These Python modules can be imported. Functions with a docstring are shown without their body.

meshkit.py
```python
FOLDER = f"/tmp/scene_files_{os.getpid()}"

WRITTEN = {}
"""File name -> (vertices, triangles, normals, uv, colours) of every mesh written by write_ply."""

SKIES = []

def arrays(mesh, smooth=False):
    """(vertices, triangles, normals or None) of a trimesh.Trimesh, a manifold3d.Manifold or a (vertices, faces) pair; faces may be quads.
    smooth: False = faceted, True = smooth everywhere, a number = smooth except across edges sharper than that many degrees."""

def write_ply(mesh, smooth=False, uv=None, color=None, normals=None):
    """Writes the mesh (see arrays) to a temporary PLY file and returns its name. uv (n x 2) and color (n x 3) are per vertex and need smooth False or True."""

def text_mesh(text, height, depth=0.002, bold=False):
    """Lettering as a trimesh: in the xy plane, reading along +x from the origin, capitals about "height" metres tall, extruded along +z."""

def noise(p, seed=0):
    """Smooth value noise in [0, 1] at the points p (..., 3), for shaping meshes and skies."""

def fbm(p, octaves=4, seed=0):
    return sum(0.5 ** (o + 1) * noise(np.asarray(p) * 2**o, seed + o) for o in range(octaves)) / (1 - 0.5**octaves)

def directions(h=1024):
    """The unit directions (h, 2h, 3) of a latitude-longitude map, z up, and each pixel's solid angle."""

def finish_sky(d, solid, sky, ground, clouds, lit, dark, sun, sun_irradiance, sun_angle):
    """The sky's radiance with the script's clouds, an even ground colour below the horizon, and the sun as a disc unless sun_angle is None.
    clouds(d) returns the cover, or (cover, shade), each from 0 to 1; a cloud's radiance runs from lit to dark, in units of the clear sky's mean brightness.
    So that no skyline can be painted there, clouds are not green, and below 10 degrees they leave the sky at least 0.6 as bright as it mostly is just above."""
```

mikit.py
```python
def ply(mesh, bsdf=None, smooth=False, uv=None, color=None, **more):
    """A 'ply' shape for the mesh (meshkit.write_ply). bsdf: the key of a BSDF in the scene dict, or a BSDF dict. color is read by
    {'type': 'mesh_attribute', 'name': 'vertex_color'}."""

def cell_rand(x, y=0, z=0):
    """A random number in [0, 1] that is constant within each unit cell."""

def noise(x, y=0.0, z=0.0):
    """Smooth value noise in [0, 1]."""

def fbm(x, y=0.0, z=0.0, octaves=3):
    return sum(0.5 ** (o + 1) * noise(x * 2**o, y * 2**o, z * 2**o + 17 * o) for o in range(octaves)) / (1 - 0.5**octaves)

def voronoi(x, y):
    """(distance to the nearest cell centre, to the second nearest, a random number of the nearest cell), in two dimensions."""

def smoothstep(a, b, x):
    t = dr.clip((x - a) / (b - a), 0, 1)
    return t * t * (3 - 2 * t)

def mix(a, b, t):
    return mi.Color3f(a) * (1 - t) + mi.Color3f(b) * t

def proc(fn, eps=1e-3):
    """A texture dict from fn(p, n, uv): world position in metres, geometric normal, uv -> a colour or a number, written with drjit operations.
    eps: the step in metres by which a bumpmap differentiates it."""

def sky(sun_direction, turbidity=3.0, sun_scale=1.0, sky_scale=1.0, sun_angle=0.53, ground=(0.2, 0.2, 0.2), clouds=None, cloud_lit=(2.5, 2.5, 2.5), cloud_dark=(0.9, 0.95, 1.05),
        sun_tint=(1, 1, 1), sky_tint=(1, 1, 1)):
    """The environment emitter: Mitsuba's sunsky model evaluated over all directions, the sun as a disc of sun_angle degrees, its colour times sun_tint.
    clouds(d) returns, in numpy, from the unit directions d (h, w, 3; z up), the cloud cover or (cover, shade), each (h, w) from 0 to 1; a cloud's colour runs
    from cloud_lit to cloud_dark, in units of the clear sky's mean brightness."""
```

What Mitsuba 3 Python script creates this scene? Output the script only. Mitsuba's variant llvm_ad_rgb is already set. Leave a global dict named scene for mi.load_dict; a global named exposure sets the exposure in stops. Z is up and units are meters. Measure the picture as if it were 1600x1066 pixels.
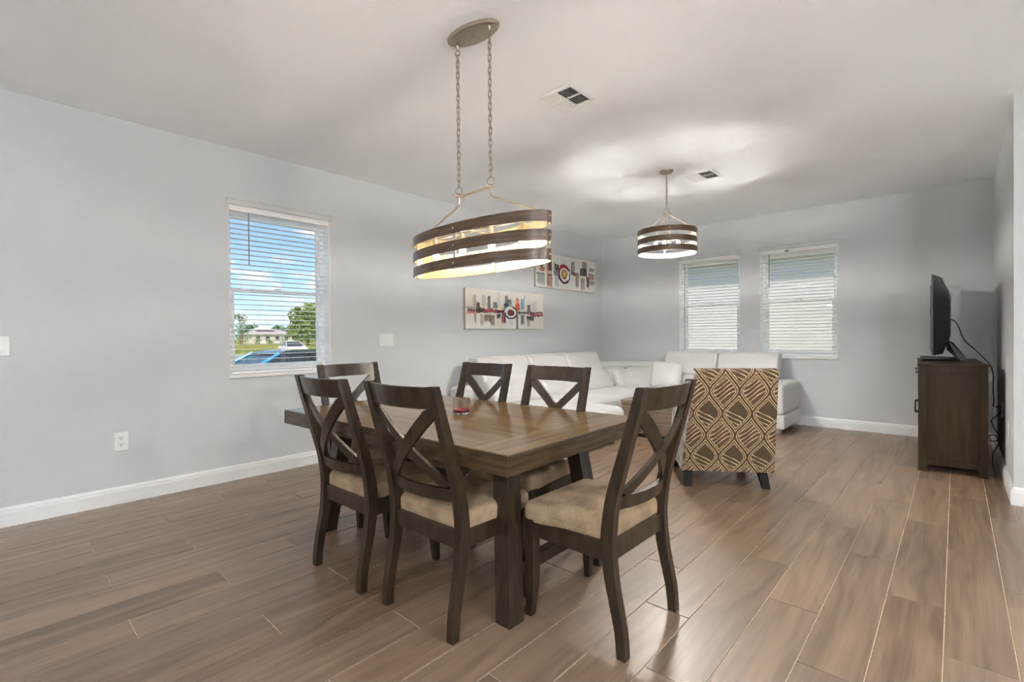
import math, random
import numpy as np, trimesh, drjit as dr, mitsuba as mi
import mikit, meshkit
from mikit import proc, noise, fbm, smoothstep, mix, cell_rand
T = mi.ScalarTransform4f
random.seed(7); rng = np.random.default_rng(7)
scene, labels = {}, {}
exposure = 0.55

# ------------------------------------------------------------------ camera
YAW, PITCH, ROLL, FOC = .7432, -.0091, -.0096, 754.53
_f = np.array([-math.sin(YAW)*math.cos(PITCH), math.cos(YAW)*math.cos(PITCH), math.sin(PITCH)])
_r = np.array([math.cos(YAW), math.sin(YAW), 0]); _u = np.cross(_r, _f)
_up = -_r*math.sin(ROLL) + _u*math.cos(ROLL)
CAM = np.array([4.5465, 0, 1.2034])
scene['camera'] = {'type': 'perspective', 'fov': math.degrees(2*math.atan(800/FOC)), 'fov_axis': 'x', 'near_clip': .05, 'far_clip': 2000.,
    'to_world': T().look_at(origin=CAM.tolist(), target=(CAM+_f).tolist(), up=_up.tolist())}

# ------------------------------------------------------------------ sky and light levels
def _clouds(d):
    az, el = np.arctan2(d[..., 1], d[..., 0]), np.arcsin(np.clip(d[..., 2], -1, 1))
    q = 1/(np.abs(d[..., 2])+.16)
    p = np.stack([d[..., 0]*q*3., d[..., 1]*q*3., 2.5+0*az], -1)
    n = meshkit.fbm(p.reshape(-1, 3)).reshape(az.shape)
    n = (n-n.mean())/n.std()
    c = np.clip((n-.35)/.8, 0, 1)
    low = np.clip(1-np.abs(el)/.11, 0, 1)
    return np.clip(np.maximum(c, low*np.clip((n+.9)/.9, 0, 1)), 0, .95)*(el > -.02)
SUN = (.62, -.45, .65)
scene['sky'] = mikit.sky(SUN, turbidity=3.5, sun_scale=2.2, sky_scale=3.5, sun_angle=5., ground=(.3, .3, .25), clouds=_clouds,
    cloud_lit=(2.2, 2.2, 2.2), cloud_dark=(1.5, 1.55, 1.65), sky_tint=(.85, 1., 1.05), sun_tint=(.94, 1., 1.07))
BULB_OVAL, BULB_ROUND, FILL_CAN, FILL_GLOBE = 390., 1550., 150., 60.
WARM, WARM_ROUND = (1., .87, .68), (1., .96, .90)

# ------------------------------------------------------------------ materials
def lin(r, g, b):
    return [((c/255/12.92) if c/255 <= .04045 else ((c/255+.055)/1.055)**2.4) for c in (r, g, b)]
def rgb(c): return {'type': 'rgb', 'value': list(map(float, c))}
def mat(key, base, rough=.5, spec=.5, two=True, **kw):
    b = {'type': 'principled', 'base_color': base if isinstance(base, dict) else rgb(base), 'roughness': rough, 'specular': spec, **kw}
    scene[key] = {'type': 'twosided', 'bsdf': b} if two else b
def diff(key, base):
    scene[key] = {'type': 'twosided', 'bsdf': {'type': 'diffuse', 'reflectance': base if isinstance(base, dict) else rgb(base)}}
diff('mat_wall', (.60, .607, .612))
diff('mat_ceiling', (.89, .908, .918))
mat('mat_trim', (.80, .80, .795), .35)
mat('mat_white_plastic', (.78, .78, .765), .35)
mat('mat_blind', (.88, .88, .87), .4)
mat('mat_valance_shaded', (.60, .60, .59), .45)  # white plastic, its backlit shade put into the grey colour
mat('mat_vinyl', (.88, .88, .88), .4)
scene['mat_pane'] = {'type': 'thindielectric', 'int_ior': 1.5}
scene['mat_glass'] = {'type': 'dielectric', 'int_ior': 1.48}
mat('mat_dark', (.012, .012, .012), .5)
mat('mat_black_plastic', (.014, .014, .013), .38)
mat('mat_nickel', (.40, .345, .27), .32, metallic=.9)
mat('mat_rod', (.62, .54, .42), .30, metallic=.85)
mat('mat_chrome', (.75, .75, .75), .15, metallic=1.)
mat('mat_lining', (.36, .25, .12), .45)
mat('mat_leather', (.57, .566, .55), .42)
mat('mat_black_wood', (.006, .0055, .005), .5, .14)
mat('mat_grey_cord', (.22, .22, .21), .5)

PX, X0T = .1995, 4.112
def _tile_id(p):
    col = dr.floor((p.x - X0T)/PX)
    off = -.4*col + .8
    row = dr.floor((p.y - off)/1.2)
    return col, row
def _floor(p, n, uv):
    col, row = _tile_id(p)
    r1, r2, r3 = cell_rand(col, row, 1), cell_rand(col, row, 2), cell_rand(col, row, 3)
    x, y = p.x + r1*7, p.y + r2*13
    warp = fbm(x*5, y*1.1, r3*5)
    g = fbm(x*26 + warp*5, y*1.5, r2*9, octaves=4)
    ring = .5 + .5*dr.sin((x*30 + warp*22 + r1*6)*1.6)
    fine = noise(x*160, y*6)
    t = dr.clip(.62*g + .13*ring*noise(x*3, y*.8+5) + .12*fine + .26*(r3-.5) + .07, 0, 1)
    c = mix(lin(86, 66, 49), lin(138, 113, 91), smoothstep(.02, .90, t))
    return mix(c, mi.Color3f(lin(120, 104, 89)), .34*r1)
mat('mat_floor', proc(_floor), .35, .95)
diff('mat_grout', lin(196, 176, 152))
def _wood_z(p, n, uv):
    g = fbm(p.x*42, p.y*42, p.z*7, octaves=3)
    return mix(lin(32, 25, 17), lin(48, 38, 27), smoothstep(.2, .8, g))
mat('mat_wood', proc(_wood_z), .27, .45)
def _wood_x(p, n, uv):
    g = .7*fbm(p.x*3, p.y*55, p.z*20, octaves=4) + .3*fbm(p.x*1.2, p.y*9)
    return mix(lin(72, 55, 35), lin(96, 75, 49), smoothstep(.2, .8, g))
mat('mat_tabletop_lit', proc(_wood_x), .15, .9, clearcoat=.6, clearcoat_gloss=.95)  # base lightened to stand in for reflections on the glossy top
def _wood_y(p, n, uv):
    g = .7*fbm(p.x*55, p.y*3, p.z*20, octaves=4) + .3*fbm(p.x*9, p.y*1.2)
    return mix(lin(74, 57, 36), lin(98, 77, 50), smoothstep(.2, .8, g))
def _wood_edge(p, n, uv):
    g = fbm((p.x+p.y)*6, (p.x-p.y)*6, p.z*70, octaves=3)
    return mix(lin(50, 38, 24), lin(70, 55, 36), smoothstep(.2, .8, g))
mat('mat_edge', proc(_wood_edge), .28, .4)
mat('mat_endboard_lit', proc(_wood_y), .15, .9, clearcoat=.6, clearcoat_gloss=.95)  # lightened like the tabletop, for the same reflected glow
def _wood_cab(p, n, uv):
    g = .6*fbm(p.x*60, p.y*60, p.z*4, octaves=3) + .4*fbm(p.x*6, p.y*6, p.z*2)
    return mix(lin(38, 27, 14), lin(55, 41, 24), smoothstep(.2, .8, g))
mat('mat_cabinet', proc(_wood_cab), .40, .16)
def _wood_cof(p, n, uv):
    g = .7*fbm(p.x*4, p.y*60, p.z*60, octaves=3) + .3*fbm(p.x*2, p.y*9)
    return mix(lin(98, 82, 70), lin(140, 122, 106), smoothstep(.2, .8, g))
mat('mat_coffee', proc(_wood_cof), .4)
def _band(p, n, uv):
    g = fbm(p.x*9, p.y*9, p.z*90, octaves=3)
    return mix(lin(62, 45, 32), lin(90, 66, 46), smoothstep(.2, .8, g))
mat('mat_band', proc(_band), .30, .5)
def _seat(p, n, uv):
    g = fbm(p.x*9, p.y*9, p.z*9, octaves=3) + .25*(noise(p.x*300, p.y*300, p.z*300)-.5)
    return mix(lin(122, 102, 80), lin(166, 143, 116), smoothstep(.25, .75, g))
mat('mat_seat', proc(_seat), .85, .2, sheen=.6)

def _ogee(p, n, uv):
    u, v = uv.x, uv.y
    W, H = .105, .1875
    def cell(ox, oy):
        x = u - ox; y = v - oy
        ix, iy = dr.floor(x/(2*W)+.5), dr.floor(y/(2*H)+.5)
        x = x - ix*2*W; y = y - iy*2*H
        t = dr.abs(y)/H
        w = W*(.80*(.5+.5*dr.cos(math.pi*t)) + .20*(1-t))
        sl = W/H*(.80*.5*math.pi*dr.sin(math.pi*t) + .20)
        d = (w - dr.abs(x))/dr.sqrt(1+sl*sl)
        return x, y, d
    xa, ya, da = cell(0., 0.); xb, yb, db = cell(W, H)
    isa = da > db
    d, x, y = dr.select(isa, da, db), dr.select(isa, xa, xb), dr.select(isa, ya, yb)
    bg, tan = mi.Color3f(lin(86, 66, 48)), mi.Color3f(lin(200, 174, 142))
    ins = dr.select(isa, 1., 0.)
    c = bg
    l1 = smoothstep(.0038, .0026, dr.abs(d-.0105)); l2 = smoothstep(.0034, .0022, dr.abs(d-.0240))
    fill = mix(lin(96, 72, 58), lin(88, 72, 54), ins)
    # veins, a descending fan in one cell and a rising one in the next
    s1 = y + .45*x + 4.*x*x*dr.select(x > 0, 1., -.3) + .03
    s2 = y*.9 - 1.1*x + 5.*x*dr.abs(x)
    s = dr.select(isa, s1, s2)
    ph = s/.035
    fr = dr.abs(ph - dr.floor(ph) - .5)
    wid = dr.select(isa, .10, .12) + .05*dr.sin(x*60)
    msk = dr.select(isa, smoothstep(.035, .025, s), smoothstep(-.085, -.075, s)*smoothstep(.10, .09, s))
    vein = smoothstep(wid+.05, wid, fr)*msk
    dark = smoothstep(.45, .49, fr)*.5
    inner = mix(mix(fill, mi.Color3f(lin(78, 56, 40)), dark), tan, vein)
    c = mix(c, inner, smoothstep(.0262, .0275, d))
    c = mix(c, tan, dr.maximum(l1, l2))
    weave = .92 + .16*noise(u*900, v*900)
    return c*weave
mat('mat_ogee', proc(_ogee), .8, .2)
def _streak(p, n, uv):
    g = noise(uv.x*150, uv.y*18) * .6 + .4*noise(uv.x*320, uv.y*40)
    return mix(lin(118, 108, 104), lin(214, 208, 206), smoothstep(.3, .62, g))
mat('mat_streak', proc(_streak), .85, .2)

# outdoors
def _grass(p, n, uv):
    g = fbm(p.x*.12, p.y*.12) * .6 + .4*noise(p.x*1.7, p.y*1.7)
    return mix(lin(120, 132, 60), lin(176, 168, 92), smoothstep(.3, .7, g))
diff('mat_grass', proc(_grass))
diff('mat_drive', lin(168, 184, 186))
scene['mat_leaf'] = {'type': 'twosided', 'bsdf': {'type': 'diffuse', 'reflectance': rgb(lin(120, 146, 72))}}
scene['mat_leaf_dark'] = {'type': 'twosided', 'bsdf': {'type': 'diffuse', 'reflectance': rgb(lin(86, 116, 70))}}
diff('mat_trunk', lin(110, 96, 80))
diff('mat_stucco', lin(226, 230, 234))
diff('mat_stucco_dark_trim', lin(110, 106, 102))  # darker tone of soffit and fascia
diff('mat_house', lin(228, 222, 216))
diff('mat_roof', lin(188, 182, 186))
mat('mat_car_blue', lin(70, 160, 205), .2, .5, clearcoat=1.)
mat('mat_car_white', lin(225, 225, 225), .25, .5)
mat('mat_car_glass', (.03, .035, .045), .08, .6)

# ------------------------------------------------------------------ mesh helpers
def cat(*ms): return trimesh.util.concatenate([m for m in ms])
def hull(pts): return trimesh.convex.convex_hull(np.asarray(pts, float))
def box(x0, x1, y0, y1, z0, z1, b=0.):
    """a box with chamfered edges (b metres)"""
    if b <= 0:
        m = trimesh.creation.box(extents=(x1-x0, y1-y0, z1-z0)); m.apply_translation(((x0+x1)/2, (y0+y1)/2, (z0+z1)/2)); return m
    P = []
    for sx in (0, 1):
        for sy in (0, 1):
            for sz in (0, 1):
                c = np.array([(x0, x1)[sx], (y0, y1)[sy], (z0, z1)[sz]], float); s = np.array([1-2*sx, 1-2*sy, 1-2*sz])*b
                for k in range(3):
                    q = c + s; q[k] = c[k]; P.append(q)
    return hull(P)
def rbox(x0, x1, y0, y1, z0, z1, r, n=10, puff=(0, 0, 0)):
    """a cushion: rounded box with bulging faces"""
    hx, hy, hz = (x1-x0)/2, (y1-y0)/2, (z1-z0)/2
    r = min(r, hx*.98, hy*.98, hz*.98)
    h = np.array([hx, hy, hz])
    def axis(a):
        e = np.linspace(0, math.pi/2, 5)[:-1]
        left = -a + r*(1-np.cos(e)) ; left = -a + r*(1-np.cos(e))
        mid = np.linspace(-(a-r), a-r, n)
        return np.unique(np.concatenate([left, mid, -left]).round(6))
    A = [axis(a) for a in h]
    V, F, o = [], [], 0
    for k in range(3):
        i, j = (k+1) % 3, (k+2) % 3
        gi, gj = np.meshgrid(A[i], A[j], indexing='ij')
        for s in (-1, 1):
            P = np.zeros((gi.size, 3)); P[:, i] = gi.ravel(); P[:, j] = gj.ravel(); P[:, k] = s*h[k]
            V.append(P); ni, nj = gi.shape
            a, b = np.meshgrid(np.arange(ni-1), np.arange(nj-1), indexing='ij')
            q = np.stack([a*nj+b, (a+1)*nj+b, (a+1)*nj+b+1, a*nj+b+1], -1).reshape(-1, 4) + o
            if s < 0: q = q[:, ::-1]
            F.append(q); o += len(P)
    V = np.concatenate(V); F = np.concatenate(F)
    inner = np.clip(V, -(h-r), h-r); d = V-inner
    V = inner + r*d/np.maximum(np.linalg.norm(d, axis=1, keepdims=True), 1e-9)
    u = V/h
    for k in range(3):
        i, j = (k+1) % 3, (k+2) % 3
        V[:, k] += puff[k]*u[:, k]*np.clip(1-u[:, i]**2, 0, 1)*np.clip(1-u[:, j]**2, 0, 1)
    m = trimesh.Trimesh(V, np.vstack([F[:, [0, 1, 2]], F[:, [0, 2, 3]]]), process=True)
    m.merge_vertices(digits_vertex=5); m.apply_translation(((x0+x1)/2, (y0+y1)/2, (z0+z1)/2))
    return m
def tube(pts, r, sides=8, closed=False, caps=True):
    p = np.asarray(pts, float); n = len(p); rr = np.broadcast_to(r, (n,)).astype(float)
    t = (np.roll(p, -1, 0)-np.roll(p, 1, 0)) if closed else np.gradient(p, axis=0)
    t /= np.linalg.norm(t, axis=1, keepdims=True)+1e-12
    ref = np.array([0, 0, 1.]) if abs(t[0][2]) < .9 else np.array([1., 0, 0])
    a = np.cross(t[0], ref); a /= np.linalg.norm(a); A = []
    for k in range(n):
        a = a - t[k]*np.dot(a, t[k]); a /= np.linalg.norm(a)+1e-12; A.append(a)
    A = np.array(A); B = np.cross(t, A)
    th = np.arange(sides)*2*math.pi/sides
    V = (p[:, None] + rr[:, None, None]*(np.cos(th)[None, :, None]*A[:, None]+np.sin(th)[None, :, None]*B[:, None])).reshape(-1, 3)
    F = []
    for i in range(n if closed else n-1):
        i2 = (i+1) % n
        for j in range(sides):
            j2 = (j+1) % sides; F += [(i*sides+j, i*sides+j2, i2*sides+j2), (i*sides+j, i2*sides+j2, i2*sides+j)]
    V = list(V)
    if not closed and caps:
        V += [p[0], p[-1]]; c0, c1 = len(V)-2, len(V)-1
        for j in range(sides):
            j2 = (j+1) % sides; F += [(c0, j2, j), (c1, (n-1)*sides+j, (n-1)*sides+j2)]
    return trimesh.Trimesh(V, F, process=False)
def lathe(prof, n=32, c=(0, 0, 0)):
    """profile of (radius, height), closed to the axis by radius 0"""
    P = np.asarray(prof, float); th = np.arange(n)*2*math.pi/n; m = len(P)
    V = np.stack([P[:, 0][:, None]*np.cos(th), P[:, 0][:, None]*np.sin(th), np.repeat(P[:, 1][:, None], n, 1)], -1).reshape(-1, 3)
    F = []
    for i in range(m-1):
        for j in range(n):
            j2 = (j+1) % n; F += [(i*n+j, i*n+j2, (i+1)*n+j2), (i*n+j, (i+1)*n+j2, (i+1)*n+j)]
    g = trimesh.Trimesh(V, F, process=True); g.update_faces(g.nondegenerate_faces()); g.apply_translation(c); return g
def ring(ao, bo, ai, bi, z0, z1, n=72, c=(0, 0)):
    th = np.arange(n)*2*math.pi/n; L = []
    for (a, b, z) in ((ao, bo, z0), (ao, bo, z1), (ai, bi, z1), (ai, bi, z0)):
        L.append(np.stack([c[0]+a*np.cos(th), c[1]+b*np.sin(th), np.full(n, z)], -1))
    V = np.concatenate(L); F = []
    for k in range(4):
        k2 = (k+1) % 4
        for j in range(n):
            j2 = (j+1) % n; F += [(k*n+j, k*n+j2, k2*n+j2), (k*n+j, k2*n+j2, k2*n+j)]
    return trimesh.Trimesh(V, F, process=False)
def prism(poly, lo, hi, axis):
    """polygon (list of 2-d points) extruded along axis 0, 1 or 2; the other two axes take the points in order"""
    from shapely.geometry import Polygon
    m = trimesh.creation.extrude_polygon(Polygon(poly).buffer(0), hi-lo)
    v = m.vertices; o = [k for k in range(3) if k != axis]
    w = np.zeros_like(v); w[:, o[0]] = v[:, 0]; w[:, o[1]] = v[:, 1]; w[:, axis] = v[:, 2]+lo
    m.vertices = w
    if axis == 1: m.invert()
    return m
def slab(front, back):
    """closed solid between two grids (ni, nj, 3)"""
    ni, nj, _ = front.shape; V = np.concatenate([front.reshape(-1, 3), back.reshape(-1, 3)]); o = ni*nj; F = []
    f = lambda i, j: i*nj+j
    for i in range(ni-1):
        for j in range(nj-1):
            a, b, c, d = f(i, j), f(i+1, j), f(i+1, j+1), f(i, j+1)
            F += [(a, b, c), (a, c, d), (a+o, c+o, b+o), (a+o, d+o, c+o)]
    E = [(f(i, 0), f(i+1, 0)) for i in range(ni-1)] + [(f(ni-1, j), f(ni-1, j+1)) for j in range(nj-1)] + \
        [(f(i+1, nj-1), f(i, nj-1)) for i in reversed(range(ni-1))] + [(f(0, j+1), f(0, j)) for j in reversed(range(nj-1))]
    for a, b in E: F += [(a, a+o, b), (b, a+o, b+o)]
    m = trimesh.Trimesh(V, F, process=False)
    if m.volume < 0: m.invert()
    return m
def ellipsoid(rx, ry, rz, c, sub=2):
    m = trimesh.creation.icosphere(subdivisions=sub); m.vertices *= (rx, ry, rz); m.apply_translation(c); return m

# ------------------------------------------------------------------ scene helpers
used = set()
def numbered(key):
    k, i = key, 0
    while k in used: i += 1; k = f'{key}_{i:03d}'
    used.add(k); return k
def thing(name, label, category, group=None, kind=None):
    k = numbered(name); labels[k] = {'label': label}
    if kind: labels[k]['kind'] = kind
    else: labels[k]['category'] = category
    if group: labels[k]['group'] = group
    return k
def put(parent, name, mesh, m, smooth=35, label=None, kind=None, tw=None, uv=None, emit=None):
    """a part: one entry, keyed parent__name; mesh may be the ply dict of an earlier part"""
    k = numbered(parent+'__'+name)
    d = dict(mesh) if isinstance(mesh, dict) else mikit.ply(mesh, m, smooth=smooth, uv=uv)
    if tw is not None: d['to_world'] = tw
    if emit is not None: d['emitter'] = {'type': 'area', 'radiance': rgb(emit)}
    scene[k] = d
    if label or kind:
        labels[k] = {}
        if label: labels[k]['label'] = label
        if kind: labels[k]['kind'] = kind
    return k
def whole(name, mesh, m, label, category, smooth=35, group=None, kind=None, tw=None):
    """a thing that is one mesh"""
    k = thing(name, label, category, group, kind); scene[k] = mikit.ply(mesh, m, smooth=smooth)
    if tw is not None: scene[k]['to_world'] = tw
    return k
def struct(name, mesh, m, label, smooth=False): return whole(name, mesh, m, label, None, smooth, kind='structure')
def RZ(x, y, deg, z=0.): return T().translate([x, y, z]).rotate([0, 0, 1], deg)

# ================================================================== THE ROOM
HC, YB, XR, YE, XE, YR = 2.84, 7.2734, 4.843, 4.82, 7.6, -3.6
WT = .20
WL = (1.403, 2.303, .895, 2.355)                     # left window  y0 y1 z0 z1
WB1 = (1.390, 2.278, .90, 2.350); WB2 = (2.546, 3.446, .90, 2.345)
def holes_x(y0, y1, holes, x0, x1, top=HC):
    """wall along y with rectangular holes"""
    ms, y = [], y0
    for (a, b, c, d) in sorted(holes):
        ms += [box(x0, x1, y, a, 0, top), box(x0, x1, a, b, 0, c), box(x0, x1, a, b, d, top)] if c > 0 else [box(x0, x1, y, a, 0, top), box(x0, x1, a, b, d, top)]
        y = b
    return cat(*ms, box(x0, x1, y, y1, 0, top))
def swap(m):
    v = m.vertices[:, [1, 0, 2]]; return trimesh.Trimesh(v, m.faces[:, ::-1], process=False)
struct('wall_left', holes_x(YR-.2, YB+WT, [WL], -WT, 0), 'mat_wall', 'long light grey wall on the left with one window')
struct('wall_back', swap(holes_x(0, XR+.12, [WB1, WB2], YB, YB+WT)), 'mat_wall', 'light grey far wall with two windows above the sofa')
struct('wall_right', box(XR, XR+.12, YE, YB, 0, HC), 'mat_wall', 'short light grey wall behind the television cabinet')
struct('wall_return', box(XR+.12, XE+.2, YE, YE+.12, 0, HC), 'mat_wall', 'light grey wall turning the corner at the right edge')
struct('wall_east', box(XE, XE+.2, YR, YE, 0, HC), 'mat_wall', 'light grey side wall out of view')
SD = (3.8, 7.4, 0., 2.35)
struct('wall_rear', swap(holes_x(0, XE+.2, [SD], YR-.2, YR)), 'mat_wall', 'rear wall behind the camera with an added wide glass door')
struct('ceiling', box(-.2, XE+.2, YR-.2, YB+.2, HC, HC+.1), 'mat_ceiling', 'flat white ceiling')

# baseboards
def base_prof(h=.125, t=.016): return [(0, 0), (t, 0), (t, h-.035), (t-.004, h-.028), (t-.004, h-.016), (.006, h-.004), (.004, h), (0, h)]
P = base_prof()
def baseboard_y(x, y0, y1, s): return prism([(x+s*a, b) for a, b in P], y0, y1, 1)
def baseboard_x(y, x0, x1, s): return prism([(y+s*a, b) for a, b in P], x0, x1, 0)
struct('baseboard_left', baseboard_y(0, YR, YB, 1), 'mat_trim', 'white baseboard along the left wall')
struct('baseboard_back', baseboard_x(YB, 0, XR, -1), 'mat_trim', 'white baseboard along the far wall')
struct('baseboard_right', baseboard_y(XR, YE-.016, YB, -1), 'mat_trim', 'white baseboard behind the television cabinet')
struct('baseboard_return', baseboard_x(YE, XR, XE, -1), 'mat_trim', 'white baseboard at the right edge')

# floor tiles
fl = thing('floor', 'floor of wood-look planks with pale grout', None, kind='structure')
scene[fl] = mikit.ply(box(-.2, XE+.2, YR-.2, YB+.2, -.12, -.0035), 'mat_grout')
G = .002
full = None; far = []
def tile_mesh(w, l):
    b = .0012
    return hull([(sx*(w/2-e), sy*(l/2-e), z) for sx in (-1, 1) for sy in (-1, 1) for e, z in ((b, 0), (0, -b), (0, -.003))])
for col in range(math.floor((0-X0T)/PX), math.ceil((XE-X0T)/PX)):
    x0, x1 = X0T+col*PX, X0T+(col+1)*PX
    off = -.4*col+.8
    for row in range(math.floor((YR-off)/1.2), math.ceil((YB-off)/1.2)):
        y0, y1 = off+row*1.2, off+row*1.2+1.2
        ya, yb = max(y0, YR), min(y1, YB); xa, xb = max(x0, 0), min(x1, XE)
        if (x0+x1)/2 > XR: yb = min(yb, YE)
        elif yb > YE: xb = min(xb, XR)
        if yb-ya < .02 or xb-xa < .02: continue
        w, l = xb-xa-2*G, yb-ya-2*G; c = ((xa+xb)/2, (ya+yb)/2)
        vis = yb > .1 - .0*xa and not (c[0] > 5.6 and c[1] < 4.0 and c[0]-4.55 > c[1]*.95+1.2)
        if not vis:
            m = tile_mesh(w, l); m.apply_translation((*c, 0)); far.append(m); continue
        if abs(w-(PX-2*G)) < 1e-6 and abs(l-(1.2-2*G)) < 1e-6:
            full = full or mikit.ply(tile_mesh(w, l), 'mat_floor')
            put(fl, 'tile', full, None, tw=T().translate([*c, 0]))
        else: put(fl, 'tile', tile_mesh(w, l), 'mat_floor', smooth=False, tw=T().translate([*c, 0]))
m = tile_mesh(4.9115-XR-2*G, .9); m.apply_translation(((4.9115+XR)/2, YE-.452, 0)); far.append(m)
put(fl, 'tile_field', cat(*far), 'mat_floor', smooth=False, kind='stuff')

# ------------------------------------------------------------------ windows (built in a frame where the wall runs along +u, the room is +w)
def window(n, hole, label, M):
    """M maps local (u, w, z): u along the wall, w into the room"""
    a, b, c, d = hole
    k = thing(f'window_{n}', label, None, kind='structure')
    def P(name, m, mtl, **kw): return put(k, name, m, mtl, smooth=False, tw=M, **kw)
    fw, w0, w1 = .045, -.20, -.125
    zm = c + .745
    P('frame', cat(box(a, a+fw, w0, w1, c, d, .004), box(b-fw, b, w0, w1, c, d, .004), box(a+fw, b-fw, w0, w1, d-fw, d, .004), box(a+fw, b-fw, w0, w1, c, c+fw, .004)), 'mat_vinyl')
    s = .03
    for nm, z0, z1, q0, q1, bw in (('upper_sash', zm-.015, d-fw, -.19, -.162, .018), ('lower_sash', c+fw, zm+.018, -.160, -.130, .032)):
        sh = P(nm, cat(box(a+fw, a+fw+bw, q0, q1, z0, z1, .002), box(b-fw-bw, b-fw, q0, q1, z0, z1, .002),
              box(a+fw+bw, b-fw-bw, q0, q1, z0, z0+.034, .002), box(a+fw+bw, b-fw-bw, q0, q1, z1-.034, z1, .002)), 'mat_vinyl')
        qm = (q0+q1)/2
        g = trimesh.Trimesh([(a+fw+bw, qm, z0+.034), (b-fw-bw, qm, z0+.034), (b-fw-bw, qm, z1-.034), (a+fw+bw, qm, z1-.034)], [(0, 1, 2), (0, 2, 3)], process=False)
        put(sh, 'pane', g, 'mat_pane', smooth=False, tw=M)
    P('added_reveal', cat(box(a, a+.004, w1, -.001, c, d), box(b-.004, b, w1, -.001, c, d), box(a, b, w1, -.001, d-.004, d)), 'mat_vinyl')  # white liner added over the drywall jambs to make them brighter
    P('lock', box((a+b)/2-.03, (a+b)/2+.03, -.150, -.128, zm+.018, zm+.030, .003), 'mat_vinyl')
    P('sill', cat(box(a-.012, b+.012, 0, .022, c-.026, c, .004), box(a, b, -.125, 0, c-.0, c+.004)), 'mat_trim')
ML = T([[0, 1, 0, 0], [1, 0, 0, 0], [0, 0, 1, 0], [0, 0, 0, 1]])
MB = T([[1, 0, 0, 0], [0, -1, 0, YB], [0, 0, 1, 0], [0, 0, 0, 1]])
window(1, WL, 'white single-hung window in the left wall with lawn and sky outside', ML)
window(2, WB1, 'white single-hung window in the far wall beside the corner', MB)
window(3, WB2, 'white single-hung window in the far wall, the right one', MB)

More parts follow.
